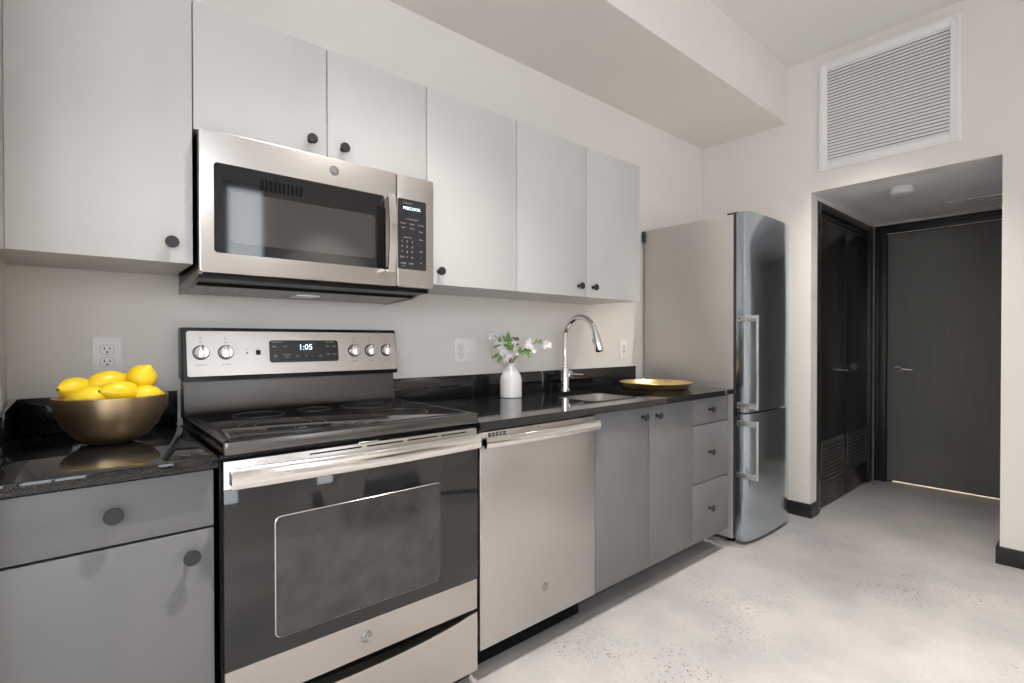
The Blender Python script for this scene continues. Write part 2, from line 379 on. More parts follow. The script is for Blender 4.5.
hx = XH + 0.006
hm = MB().lathe([(0, 0), (0.028, 0), (0.028, 0.004), (0.022, 0.010), (0, 0.011)], (hx, -0.945, 0.955), (-1, 0, 0), 28).cyl((hx, -0.945, 0.955), (hx - 0.05, -0.945, 0.955), 0.009)
hm.tube([(hx - 0.045, -0.940, 0.955), (hx - 0.052, -0.955, 0.955), (hx - 0.052, -0.99, 0.954), (hx - 0.050, -1.055, 0.950)], [0.009, 0.010, 0.008, 0.007])
hd = hm.build('door_handle', 'chrome', d3); hd['label'] = 'chrome lever handle'
# baseboards
struct('baseboard_left', MB().prism([(XE - 0.015, -0.02), (XE, -0.02), (XE, YO0), (3.815, YO0), (3.815, YO0 - 0.015), (XE - 0.015, YO0 - 0.015)], 0, 0.092, 'XY', 0.002), 'base', 'black baseboard beside the fridge wrapping into the hallway')
struct('baseboard_right', MB().prism([(XE - 0.015, YR), (XE, YR), (XE, YO1), (XF, YO1), (XF, YO1 + 0.015), (XE - 0.015, YO1 + 0.015)], 0, 0.092, 'XY', 0.002), 'base', 'black baseboard right of the hallway opening')

# ------------------------------------------------------------------ ceiling lights
for i, (x, y, p) in enumerate(LAMPS):
    labs = ['recessed ceiling light in front of the range', 'recessed ceiling light near the return air grille', 'recessed ceiling light beyond the left side wall',
            'added fill ceiling light behind the camera in the middle row', 'added fill ceiling light right of the middle row', 'added fill ceiling light left of the middle row', 'added fill ceiling light close to the far windows', 'added fill ceiling light in the far right corner', 'added fill ceiling light over the open floor right of the camera']
    t = thing('ceiling_light', (x, y, ZC), labs[i], 'ceiling light', 'recessed ceiling lights')
    MB().lathe([(0.040, 0), (0.062, 0), (0.062, -0.003), (0.058, -0.006), (0.040, -0.006), (0.040, 0)], (x, y, ZC), seg=32).build('trim_ring', 'ventwhite', t)
    MB().lathe([(0, -0.001), (0.040, -0.001), (0.040, -0.003), (0, -0.003)], (x, y, ZC), seg=24).build('lens', 'lampglow', t)
    l = bpy.data.lights.new('ceiling_lamp', 'SPOT'); l.energy = p; l.color = WARM; l.spot_size = math.radians((92 if x < 2 else 84) if y > -2 else 88); l.spot_blend = 1.0 if y > -2 else 0.6; l.shadow_soft_size = 0.02
    lo = bpy.data.objects.new('ceiling_lamp', l); lo.location = (x, y, ZC - 0.03); col.objects.link(lo)

# ------------------------------------------------------------------ knobs
def knob(x, y, z, parent, r=0.0165, out=0.030):
    s = r / 0.0165
    prof = [(0, 0), (0.0085 * s, 0), (0.0075 * s, 0.004), (0.0052 * s, 0.010), (0.0055 * s, out - 0.012), (r * 0.86, out - 0.008), (r, out - 0.005), (r, out - 0.002), (r * 0.93, out), (0, out)]
    return MB().lathe(prof, (x, y, z), (0, -1, 0), 28).build('knob', 'knob', parent)

# ------------------------------------------------------------------ wall cabinets
YU, YD = -0.343, -0.3623
GW = 'white wall cabinets over the counter'
def wall_cab(x0, x1, z0, z1, doors, label):
    t = thing('wall_cabinet', ((x0 + x1) / 2, 0, z0), label, 'wall cabinet', GW)
    b = MB(); th = 0.018
    b.box(x0 + .001, x0 + th, YU, -0.002, z0 + .001, z1).box(x1 - th, x1 - .001, YU, -0.002, z0 + .001, z1).box(x0 + th, x1 - th, YU, -0.002, z0 + .001, z0 + th).box(x0 + th, x1 - th, YU, -0.002, z1 - th, z1).box(x0 + th, x1 - th, -0.012, -0.002, z0 + th, z1 - th)
    b.build('body', 'white', t)
    e = MB(); e.box(x0 + 0.002, x1 - 0.002, YU - 0.0012, YU, z0 + 0.003, z1 - 0.002).build('gap_shade_sheet', 'toe', t)  # dark sheet behind the doors, paints the shade in the door gaps
    for a, c, kx, kz in doors:
        d = MB().box(a + 0.0016, c - 0.0016, YD, YU - 0.0015, z0, z1, 0.0012).build('door', 'white', t)
        knob(kx, YD, kz, d)
    return t
lc = wall_cab(-0.122, 0.2594, 1.406, 2.1586, [(-0.122, 0.2594, 0.206, 1.460)], 'white single-door wall cabinet left of the microwave')
MB().box(XL0 + 0.001, -0.1215, -0.352, -0.002, 1.407, 2.158).build('filler_strip', 'white', lc)
wall_cab(0.2594, 1.0214, 1.792, 2.1586, [(0.2594, 0.6411, 0.585, 1.841), (0.6411, 1.0214, 0.692, 1.838)], 'short white two-door wall cabinet directly above the microwave')
wall_cab(1.0214, 1.4744, 1.406, 2.1586, [(1.0214, 1.4744, 1.072, 1.457)], 'white single-door wall cabinet just right of the microwave')
wall_cab(1.4744, 2.3802, 1.406, 2.1586, [(1.4744, 1.9357, 1.876, 1.457), (1.9357, 2.3802, 1.981, 1.457)], 'wide white two-door wall cabinet above the sink')

# ------------------------------------------------------------------ base cabinets
YBF, YBB = -0.645, -0.6635
GB = 'grey base cabinets under the black counter'
def base_cab(x0, x1, label, drawers=(), doors=(), cat='base cabinet', toe=-0.50):
    t = thing('base_cabinet', ((x0 + x1) / 2, -0.3, 0), label, cat, GB)
    b = MB(); th = 0.018; zt = 0.884
    b.box(x0 + .001, x0 + th, YBF, -0.03, 0.112, zt).box(x1 - th, x1 - .001, YBF, -0.03, 0.112, zt).box(x0 + th, x1 - th, YBF, -0.03, 0.112, 0.13).box(x0 + th, x1 - th, -0.045, -0.03, 0.13, zt)
    b.build('body', 'grey', t)
    MB().box(x0 + 0.002, x1 - 0.002, YBF - 0.0012, YBF, 0.117, zt - 0.001).build('gap_shade_sheet', 'gap', t)  # black sheet behind the fronts, gap shade put into its colour
    MB().box(x0 + 0.001, x1 - 0.001, toe - 0.018, toe, 0, 0.112).build('toe_kick', 'toe', t)
    for (a, c, z0, z1, kx, kz, r) in drawers:
        d = MB().box(a + 0.0016, c - 0.0016, YBB, YBF - 0.0015, z0, z1, 0.0012).build('drawer', 'grey', t); knob(kx, YBB, kz, d, r)
    for (a, c, z0, z1, kx, kz, r) in doors:
        d = MB().box(a + 0.0016, c - 0.0016, YBB, YBF - 0.0015, z0, z1, 0.0012).build('door', 'grey', t); knob(kx, YBB, kz, d, r)
    return t
base_cab(-0.141, 0.2535, 'grey base cabinet left of the range, drawer over door', [(-0.141, 0.2535, 0.744, 0.878, 0.062, 0.813, 0.0178)], [(-0.141, 0.2535, 0.1175, 0.738, 0.204, 0.685, 0.0178)])
base_cab(1.6495, 2.42, 'grey two-door base cabinet under the sink', doors=[(1.6495, 2.0371, 0.1175, 0.878, 1.983, 0.834, 0.0165), (2.0371, 2.42, 0.1175, 0.878, 2.095, 0.831, 0.0165)])
base_cab(2.42, 2.8055, 'grey three-drawer base cabinet beside the fridge', [(2.42, 2.8055, 0.742, 0.878, 2.592, 0.816, 0.0165), (2.42, 2.8055, 0.430, 0.738, 2.592, 0.586, 0.0165), (2.42, 2.8055, 0.1175, 0.426, 2.592, 0.282, 0.0165)])

# ------------------------------------------------------------------ counters
YC = -0.6933; CT0, CT1 = 0.8865, 0.912
t = thing('countertop', (0.05, -0.35, CT0), 'short black granite countertop left of the range, under the brass bowl', 'countertop', 'black granite countertops')
MB().box(XL0 + 0.001, 0.2575, YC, -0.001, CT0, CT1, 0.002).build('slab', 'granite', t)
MB().box(XL0 + 0.021, 0.262, -0.021, -0.001, CT1, 1.02, 0.0015).box(XL0 + 0.001, XL0 + 0.021, YC + 0.01, -0.001, CT1, 1.02, 0.0015).build('backsplash', 'granite', t)
t = thing('countertop', (1.9, -0.35, CT0), 'long black granite countertop between range and fridge', 'countertop', 'black granite countertops')
SX0, SX1, SY0, SY1 = 1.77, 2.27, -0.56, -0.155
def slab_hole(x0, x1, y0, y1, hx0, hx1, hy0, hy1, z0, z1, r):
    bm = bmesh.new(); hole = rrect(hx0, hx1, hy0, hy1, r, 6)
    outer = [(x1, y1), (x0, y1), (x0, y0), (x1, y0)]
    n = len(hole) // 4
    for z, up in ((z1, True), (z0, False)):
        H = [bm.verts.new((a, b, z)) for a, b in hole]; O = [bm.verts.new((a, b, z)) for a, b in outer]
        for c in range(4):
            arc = H[c * n:(c + 1) * n]
            for i in range(n - 1): bm.faces.new((O[c], arc[i], arc[i + 1]))
            nx = H[((c + 1) * n) % len(H)]
            bm.faces.new((O[c], arc[-1], nx, O[(c + 1) % 4]))
        if up: HT, OT = H, O
        else: HB, OB = H, O
    for A, B in ((HT, HB), (OT, OB)):
        for i in range(len(A)): bm.faces.new((A[i], A[(i + 1) % len(A)], B[(i + 1) % len(A)], B[i]))
    bmesh.ops.recalc_face_normals(bm, faces=bm.faces[:])
    mb = MB(); mb.bm.free(); mb.bm = bm; return mb
slab_hole(1.027, 2.81, YC, -0.001, SX0, SX1, SY0, SY1, CT0, CT1, 0.05).build('slab', 'granite', t)
MB().box(1.027, 2.81, -0.021, -0.001, CT1, 1.02, 0.0015).build('backsplash', 'granite', t)
# sink bowl
t = thing('sink', ((SX0 + SX1) / 2, (SY0 + SY1) / 2, 0.72), 'stainless steel undermount sink set into the long black counter', 'sink')
bm = bmesh.new(); loops = []
for grow, z in ((0.006, CT0 - 0.001), (0.006, CT0 - 0.012), (0.0, 0.76), (-0.03, 0.725), (-0.17, 0.718)):
    loops.append([bm.verts.new((a, b, z)) for a, b in rrect(SX0 - grow, SX1 + grow, SY0 - grow, SY1 + grow, max(0.02, 0.05 + grow), 6)])
loops.insert(0, [bm.verts.new((a, b, CT0 - 0.001)) for a, b in rrect(SX0 - 0.03, SX1 + 0.03, SY0 - 0.03, SY1 + 0.03, 0.07, 6)])
for A, B in zip(loops, loops[1:]):
    for i in range(len(A)): bm.faces.new((A[i], A[(i + 1) % len(A)], B[(i + 1) % len(A)], B[i]))
bm.faces.new(loops[-1]); mb = MB(); mb.bm.free(); mb.bm = bm; mb.build('basin', 'basin', t)
MB().lathe([(0, 0), (0.04, 0), (0.045, 0.002), (0.045, 0.004), (0.035, 0.004), (0.03, 0.001), (0, 0.001)], ((SX0 + SX1) / 2, (SY0 + SY1) / 2, 0.7185), seg=28).build('drain', 'chrome', t)
# faucet
FX, FY = 2.055, -0.095
t = thing('faucet', (FX, FY, CT1), 'tall chrome gooseneck faucet behind the sink', 'faucet')
MB().lathe([(0, 0), (0.030, 0), (0.030, 0.004), (0.026, 0.007), (0.0235, 0.020), (0.0235, 0.125), (0.019, 0.130), (0, 0.130)], (FX, FY, CT1), seg=32).build('base', 'chrome', t)
R = 0.112; zt = 1.203
pts = [(FX, FY, CT1 + 0.12), (FX, FY, 1.12), (FX, FY, zt)]
for i in range(1, 17):
    a = PI * 0.93 * i / 16; pts.append((FX, FY - R + R * math.cos(a), zt + R * math.sin(a)))
MB().tube(pts, 0.0155, 20).build('spout', 'chrome', t)
e = Vector(pts[-1]); dr = (Vector(pts[-1]) - Vector(pts[-2])).normalized()
MB().tube([e - dr * 0.004, e + dr * 0.003, e + dr * 0.02, e + dr * 0.095, e + dr * 0.10], [0.0155, 0.0195, 0.0205, 0.0215, 0.019], 20).build('spray_head', 'chrome', t)
bp = e + dr * 0.045 + Vector((0, 0.022, 0)); MB().tube([bp - dr * 0.014, bp, bp + dr * 0.014], [0.006, 0.0085, 0.006], 12).build('spray_button', 'plastic', t)
MB().cyl((FX + 0.018, FY, 0.998), (FX + 0.047, FY, 0.998), 0.021).cyl((FX + 0.047, FY, 0.998), (FX + 0.055, FY, 0.998), 0.017).build('valve_boss', 'chrome', t)
MB().tube([(FX + 0.050, FY, 0.998), (FX + 0.09, FY, 0.995), (FX + 0.150, FY, 0.991)], [0.006, 0.0055, 0.005], 14).build('lever', 'chrome', t)

# ------------------------------------------------------------------ range
RX0, RX1 = 0.268, 1.022
t = thing('range', ((RX0 + RX1) / 2, -0.35, 0), 'stainless steel electric range with black glass cooktop and oven door', 'range')
MB().box(RX0, RX1, -0.640, -0.03, 0.03, 0.905, 0.003).build('body', 'plastic', t)
for x in (RX0 + 0.05, RX1 - 0.05):
    for y in (-0.56, -0.10): MB().cyl((x, y, 0), (x, y, 0.032), 0.018).build('foot', 'plastic', t)
c = MB().prism(rrect(RX0 - 0.002, RX1 + 0.002, -0.692, -0.09, 0.012, 4), 0.910, 0.944, 'XY', 0.005)
c.build('cooktop_frame', 'cookframe', t)
g = MB().prism(rrect(RX0 + 0.022, RX1 - 0.022, -0.662, -0.115, 0.014, 4), 0.9435, 0.9460, 'XY', 0.0008)
go = g.build('cooktop_glass', 'blackglass', t)
def ring(cx, cy, r, z, w=0.0012):
    mb = MB(); mb.lathe([(r - w, 0), (r - w, 0.0002), (r + w, 0.0002), (r + w, 0)], (cx, cy, z), seg=64); return mb
for cx, cy, rs in ((0.46, -0.50, (0.115, 0.075)), (0.83, -0.50, (0.095,)), (0.46, -0.24, (0.075,)), (0.83, -0.24, (0.09,)), (0.645, -0.22, (0.055,))):
    for r in rs: o = ring(cx, cy, r, 0.9460, 0.0007).build('burner_ring', 'ringprint', go)
# back guard: lower riser and slanted control panel
MB().prism([(-0.02, 0.93), (-0.125, 0.93), (-0.105, 0.948), (-0.092, 0.975), (-0.086, 1.066), (-0.02, 1.066)], RX0 + 0.003, RX1 - 0.003, 'YZ').build('back_riser', 'darksteel', t)
PT, PB = (-0.088, 1.226), (-0.112, 1.062)       # top and bottom of the face (y, z)
hs = MB().prism([(PB[0] + 0.004, PB[1] - 0.008), (-0.018, PB[1] - 0.002), (-0.018, PT[1] + 0.006), (PT[0] + 0.004, PT[1] + 0.006)], RX0 - 0.003, RX1 + 0.008, 'YZ', 0.006)
hs.build('control_housing', 'plastic', t)
def face(x, z, off=0.0):
    f = (z - PB[1]) / (PT[1] - PB[1]); y = PB[0] + (PT[0] - PB[0]) * f
    nrm = Vector((0, -(PT[1] - PB[1]), PT[0] - PB[0])); nrm.normalize()
    return Vector((x, y, z)) + nrm * off
NF = (face(0, 1.1, 1) - face(0, 1.1, 0))
def slanted(poly, o0, o1, bev=0.0):
    bm = bmesh.new(); A = [bm.verts.new(face(x, z, o0)) for x, z in poly]; B = [bm.verts.new(face(x, z, o1)) for x, z in poly]
    n = len(poly); fs = [bm.faces.new(A), bm.faces.new(B[::-1])]
    for i in range(n): bm.faces.new((A[i], B[i], B[(i + 1) % n], A[(i + 1) % n]))
    bmesh.ops.recalc_face_normals(bm, faces=bm.faces[:])
    mb = MB(); mb.bm.free(); mb.bm = bm; return mb
cp = slanted(rrect(RX0 + 0.010, RX1 + 0.001, 1.070, 1.220, 0.008, 4), -0.004, 0.0022).build('control_panel', 'steel', t)
dp = slanted(rrect(0.528, 0.778, 1.109, 1.189, 0.010, 5), 0.001, 0.0035).build('display_panel', 'panelblack', t)
ang = math.atan2(NF.z, -NF.y)                   # lean of the face
RT = Matrix.Rotation(PI / 2 - ang, 4, 'X')
p = face(0.655, 1.163, 0.0038); text('display_digits', '1:05', 0.030, p, RT, 'digits', dp)
for x, z, s in ((0.555, 1.183, 'Cooking Modes'), (0.746, 1.183, 'Oven Settings'), (0.546, 1.166, 'Bake'), (0.583, 1.166, 'Broil'), (0.548, 1.135, 'Conv'), (0.588, 1.137, 'Convection'), (0.588, 1.129, 'Roast'), (0.625, 1.131, 'Keep'),
                (0.656, 1.131, '+'), (0.679, 1.131, '-'), (0.708, 1.131, 'Start'), (0.738, 1.166, 'Timer'), (0.762, 1.166, 'Light'), (0.738, 1.136, 'Clock'), (0.762, 1.136, 'Steam')):
    text('panel_lettering', s, 0.0062 if len(s) > 1 else 0.012, face(x, z, 0.0037), RT, 'ink', dp, 0.0001)
text('panel_lettering', 'OFF', 0.0060, face(0.548, 1.128, 0.0037), RT, 'ink', dp, 0.0001)
sw = slanted(rrect(0.484, 0.499, 1.138, 1.155, 0.001, 2), 0.001, 0.005).build('rocker_switch', 'plastic', t)
ind = MB().cyl(face(0.456, 1.145, 0.001), face(0.456, 1.145, 0.003), 0.003, seg=12).build('indicator', 'plastic', t)
for x, s in ((0.318, 'LEFT FRONT'), (0.391, 'LEFT REAR'), (0.842, 'WARMING'), (0.910, 'REAR'), (0.980, 'FRONT')):
    text('knob_lettering', s, 0.0060, face(x, 1.107, 0.0024), RT, 'darkink', cp, 0.0001)
    text('knob_lettering', 'OFF', 0.0060, face(x, 1.182, 0.0024), RT, 'darkink', cp, 0.0001)
    text('knob_lettering', 'o.', 0.012, face(x, 1.196, 0.0024), RT, 'darkink', cp, 0.0001)
text('knob_lettering', 'HOT', 0.0055, face(0.456, 1.158, 0.0024), RT, 'darkink', cp, 0.0001)
text('knob_lettering', 'ON', 0.0055, face(0.491, 1.160, 0.0024), RT, 'darkink', cp, 0.0001)
for x in (0.318, 0.391, 0.842, 0.910, 0.980):
    c0 = face(x, 1.148, 0.002)
    kb = MB().lathe([(0, 0), (0.0245, 0), (0.0245, 0.003), (0.0225, 0.004)], c0, NF, 32).build('control_knob', 'plastic', t)
    MB().lathe([(0.0222, 0.003), (0.0212, 0.016), (0.0195, 0.019), (0, 0.020)], c0, NF, 32).build('knob_skirt', 'bright', kb)
    up = Vector((0, NF.z, -NF.y)).normalized()
    gb = bmesh.new(); q = Matrix((Vector((1, 0, 0)), up, NF)).transposed().to_4x4(); q.translation = c0 + NF * 0.024
    r = bmesh.ops.create_cube(gb, size=1, matrix=q @ Matrix.Diagonal((0.013, 0.043, 0.012, 1)))
    bmesh.ops.bevel(gb, geom=gb.edges[:], offset=0.003, segments=2, affect='EDGES', profile=0.5)
    mb = MB(); mb.bm.free(); mb.bm = gb; mb.build('knob_grip', 'bright', kb)
    q2 = q.copy(); gb = bmesh.new(); bmesh.ops.create_cube(gb, size=1, matrix=q2 @ Matrix.Translation((0, 0.0150, 0.0062)) @ Matrix.Diagonal((0.002, 0.010, 0.0008, 1)))
    mb = MB(); mb.bm.free(); mb.bm = gb; mb.build('pointer_mark', 'plastic', kb)
# oven door
DF = -0.685
d = MB().box(RX0 + 0.001, RX1 - 0.002, DF, -0.645, 0.283, 0.896, 0.003).build('oven_door', 'steel', t)
MB().box(RX0 + 0.0005, RX1 - 0.0015, DF - 0.0025, DF + 0.004, 0.385, 0.828, 0.0012).build('door_glass', 'ovenglass', d)
wn = MB().prism(rrect(0.386, 0.872, 0.430, 0.735, 0.012, 4), DF - 0.0034, DF - 0.001, 'XZ').build('door_window', 'ovenwin', d)
fr = MB()
P1, P2 = rrect(0.382, 0.876, 0.426, 0.739, 0.016, 4), rrect(0.3845, 0.8735, 0.4285, 0.7365, 0.0135, 4)
for i in range(len(P1)):
    j = (i + 1) % len(P1)
    V = [fr.bm.verts.new((a, y, b)) for (a, b), y in ((P1[i], DF - 0.0024), (P1[j], DF - 0.0024), (P2[j], DF - 0.0042), (P2[i], DF - 0.0042))]
    fr.bm.faces.new(V)
fr.build('window_border', 'bright', d)
for a, b in ((0.47, 0.615), (0.63, 0.745), (0.76, 0.865), (0.88, 0.975)): MB().box(a, b, DF - 0.0008, DF + 0.004, 0.8835, 0.8875).build('vent_slot', 'gap', d)
MB().box(0.60, 0.66, -0.70, -0.690, 0.897, 0.903, 0.002).build('door_latch_tab', 'bright', t)
# handle: broad flattened bar on two end brackets
hp = []
for i in range(25):
    f = i / 24; x = RX0 + 0.012 + f * (RX1 - RX0 - 0.024); hp.append((x, DF - 0.030 - 0.014 * math.sin(PI * f), 0.856))
h = MB(); rings = []
for q in hp:
    rings.append([h.bm.verts.new((q[0], q[1] + 0.009 * math.cos(a), q[2] + 0.0245 * math.sin(a))) for a in [2 * PI * k / 18 for k in range(18)]])
for A, B in zip(rings, rings[1:]):
    for k in range(18): h.bm.faces.new((A[k], B[k], B[(k + 1) % 18], A[(k + 1) % 18]))
h.bm.faces.new(rings[0]); h.bm.faces.new(rings[-1]); bmesh.ops.recalc_face_normals(h.bm, faces=h.bm.faces[:])
hn = h.build('oven_handle', 'bright', d)
for x in (RX0 + 0.022, RX1 - 0.024): MB().box(x - 0.011, x + 0.011, DF - 0.032, DF - 0.001, 0.840, 0.872, 0.004).build('handle_bracket', 'darksteel', d)
def simple_badge(x, y, z, r, part):
    b = MB().lathe([(0, 0), (r, 0), (r, 0.0008), (r * 0.93, 0.0018), (r * 0.88, 0.0010), (0, 0.0010)], (x, y, z), (0, -1, 0), 36)
    bo = b.build('round_badge', 'badge', part)
    y2 = y - 0.0014; s = MB()
    def arc(cx, cz, rr, a0, a1, n=14, w=0.05):
        s.tube([(x + (cx + rr * math.cos(math.radians(a0 + (a1 - a0) * i / n))) * r, y2, z + (cz + rr * math.sin(math.radians(a0 + (a1 - a0) * i / n))) * r) for i in range(n + 1)], w * r, 6)
    arc(-0.22, 0.05, 0.33, 30, 330); arc(-0.02, -0.12, 0.12, -60, 200); arc(0.28, 0.22, 0.20, 40, 280); arc(0.28, -0.20, 0.24, 90, 340); arc(0, 0, 0.78, 0, 360, 30, 0.035)
    for a in (20, 110, 200, 290): arc(0.60 * math.cos(math.radians(a)), 0.60 * math.sin(math.radians(a)), 0.13, a, a + 220, 8, 0.035)
    s.build('badge_monogram', 'badgemark', part)
simple_badge(0.628, DF, 0.338, 0.0165, d)
# storage drawer with a dished top edge
poly = [(RX0 + 0.001, 0.075), (RX1 - 0.002, 0.075)]
for i in range(21):
    f = i / 20; x = RX1 - 0.002 + f * (RX0 + 0.001 - RX1 + 0.002)
    s = math.sin(PI * min(1, max(0, (f - 0.04) / 0.92))) ** 0.6 if 0.04 < f < 0.96 else 0
    poly.append((x, 0.272 - 0.028 * s))
MB().prism(poly, DF, -0.645, 'XZ').build('storage_drawer', 'steel', t)

# ------------------------------------------------------------------ microwave
MX0, MX1, MY = 0.2678, 1.0248, -0.4034
t = thing('microwave', ((MX0 + MX1) / 2, 0, 1.355), 'stainless steel over-the-range microwave with black window', 'microwave')
MB().prism([(-0.003, 1.352), (-0.355, 1.368), (-0.368, 1.368), (-0.368, 1.786), (-0.003, 1.786)], MX0 + 0.003, MX1 - 0.003, 'YZ').build('body', 'plastic', t)
un = MB().prism([(-0.02, 1.347), (-0.25, 1.357), (-0.25, 1.362), (-0.02, 1.353)], MX0 + 0.004, MX1 - 0.004, 'YZ').build('under_panel', 'filter', t)
MB().prism([(-0.25, 1.357), (-0.36, 1.381), (-0.36, 1.386), (-0.25, 1.362)], MX0 + 0.004, MX1 - 0.004, 'YZ').build('intake_grille', 'gap', t)
for a in (MX0 + 0.06, MX1 - 0.36): MB().prism([(-0.06, 1.3470), (-0.21, 1.3535), (-0.21, 1.356), (-0.06, 1.350)], a, a + 0.30, 'YZ').build('grease_filter', 'filter', t)
MB().box(0.60, 0.68, -0.18, -0.08, 1.3472, 1.356, 0.001).build('lamp_cover', 'plate', t)
for x0 in (MX0 + 0.001, MX1 - 0.012):
    MB().prism([(-0.01, 1.345), (-0.24, 1.352), (-0.375, 1.380), (-0.375, 1.395), (-0.01, 1.37)], x0, x0 + 0.011, 'YZ').build('side_bracket', 'filter', t)
dr_ = MB().prism(rrect(MX0, 0.8715, 1.3825, 1.7865, 0.006, 3), MY, -0.370, 'XZ', 0.0008).build('door', 'steel', t)
MB().prism(rrect(0.303, 0.825, 1.440, 1.697, 0.010, 4), MY - 0.0016, MY + 0.004, 'XZ').build('door_glass', 'blackglass', dr_)
MB().prism(rrect(0.345, 0.790, 1.472, 1.622, 0.012, 4), MY - 0.0022, MY + 0.002, 'XZ').build('door_window', 'mwwin', dr_)
vg = MB()
for i in range(10): vg.box(0.425 + 0.0125 * i, 0.433 + 0.0125 * i, MY - 0.0022, MY, 1.640, 1.672)
vg.build('vent_grid', 'gap', dr_)
MB().box(0.796, 0.829, MY - 0.0030, MY, 1.440, 1.655, 0.002).build('handle_recess', 'gap', dr_)
hb = []
hm = MB(); rings = []
for i in range(17):
    f = i / 16; z = 1.428 + f * 0.275; y = MY - 0.022 - 0.012 * math.sin(PI * f)
    rings.append([hm.bm.verts.new((0.842 + a, y + b, z)) for a, b in ((-0.0145, -0.003), (-0.011, -0.007), (0.011, -0.007), (0.0145, -0.003), (0.0145, 0.004), (-0.0145, 0.004))])
for A, B in zip(rings, rings[1:]):
    for k in range(6): hm.bm.faces.new((A[k], B[k], B[(k + 1) % 6], A[(k + 1) % 6]))
hm.bm.faces.new(rings[0]); hm.bm.faces.new(rings[-1]); bmesh.ops.recalc_face_normals(hm.bm, faces=hm.bm.faces[:])
hm.box(0.828, 0.849, MY - 0.020, MY - 0.001, 1.430, 1.446, 0.002).box(0.828, 0.849, MY - 0.020, MY - 0.001, 1.685, 1.701, 0.002)
hm.build('door_handle', 'bright', dr_)
simple_badge(0.648, MY, 1.747, 0.0155, dr_)
cpn = MB().prism(rrect(0.8745, MX1, 1.3825, 1.7865, 0.006, 3), MY, -0.370, 'XZ', 0.003).build('control_fascia', 'steel', t)
kp = MB().prism(rrect(0.8765, 0.992, 1.447, 1.701, 0.006, 3), MY - 0.0012, MY + 0.003, 'XZ').build('keypad', 'panelblack', t)
text('display_digits', 'PRECOOK', 0.0155, (0.933, MY - 0.0014, 1.668), RF, 'digits', kp)
def tx(s, x, z, sz=0.0055): text('key_lettering', s, sz, (x, MY - 0.0014, z), RF, 'ink', kp, 0.0001)
tx('Turntable On Off', 0.915, 1.687, 0.005)
tx('Convenience Cooking', 0.933, 1.630, 0.0055)
for x, z, s in ((0.898, 1.613, 'Popcorn'), (0.934, 1.613, 'Reheat'), (0.970, 1.613, 'Beverage'), (0.898, 1.597, 'Cook'), (0.934, 1.597, 'Defrost'), (0.970, 1.589, 'Potato'), (0.970, 1.560, 'Power'), (0.970, 1.537, '^'), (0.970, 1.517, 'Light'), (0.970, 1.495, 'v'), (0.970, 1.475, 'Fan')):
    tx(s, x, z, 0.0065)
tx('Express Cook', 0.915, 1.563)
n = 1
for r_i in range(3):
    for c_i in range(3): tx(str(n), 0.893 + 0.0205 * c_i, 1.548 - 0.019 * r_i, 0.0105); n += 1
for x, s in ((0.893, 'Clock'), (0.9135, '0'), (0.934, 'Set')): tx(s, x, 1.491, 0.0075)
tx('START', 0.899, 1.468, 0.008); tx('STOP', 0.930, 1.468, 0.008); tx('Pause', 0.899, 1.458, 0.005)

# ------------------------------------------------------------------ dishwasher
WX0, WX1 = 1.046, 1.6465
t = thing('dishwasher', ((WX0 + WX1) / 2, -0.3, 0), 'stainless steel dishwasher between range and sink cabinet', 'dishwasher')
MB().box(WX0 + 0.004, WX1 - 0.004, -0.635, -0.04, 0.118, 0.880).box(WX0 + 0.02, WX1 - 0.02, -0.52, -0.04, 0.02, 0.118).build('body', 'plastic', t)
for x in (WX0 + 0.04, WX1 - 0.04): MB().cyl((x, -0.50, 0), (x, -0.50, 0.022), 0.015).build('foot', 'plastic', t)
d = MB().box(WX0, WX1, -0.6655, -0.636, 0.1165, 0.8715, 0.003).build('door', 'steelv', t)
MB().box(WX0, WX1, -0.660, -0.636, 0.873, 0.8815, 0.002).build('top_strip', 'darksteel', t)
hp = []; h = MB(); rings = []
for i in range(25):
    f = i / 24; x = WX0 + 0.004 + f * (WX1 - WX0 - 0.008)
    rings.append([h.bm.verts.new((x, -0.6655 - 0.028 - 0.014 * math.sin(PI * f) + 0.009 * math.cos(a), 0.838 + 0.0195 * math.sin(a))) for a in [2 * PI * k / 18 for k in range(18)]])
for A, B in zip(rings, rings[1:]):
    for k in range(18): h.bm.faces.new((A[k], B[k], B[(k + 1) % 18], A[(k + 1) % 18]))
h.bm.faces.new(rings[0]); h.bm.faces.new(rings[-1]); bmesh.ops.recalc_face_normals(h.bm, faces=h.bm.faces[:])
h.build('handle_bar', 'bright', d)
for x in (WX0 + 0.014, WX1 - 0.014): MB().box(x - 0.010, x + 0.010, -0.698, -0.665, 0.826, 0.850, 0.005).build('handle_bracket', 'darksteel', d)
v = MB()
for i in range(5):
    for j in range(2): v.box(1.082 + i * 0.0165, 1.094 + i * 0.0165, -0.6662, -0.664, 0.8535 + j * 0.007, 0.8585 + j * 0.007)
v.build('vent_holes', 'gap', d)
MB().box(1.316, 1.326, -0.6662, -0.664, 0.8615, 0.864).build('indicator_mark', 'gap', d)
simple_badge(1.355, -0.6655, 0.243, 0.0165, d)
MB().box(WX0 + 0.003, WX1 - 0.003, -0.574, -0.560, 0.004, 0.105).build('toe_kick', 'gap', t)

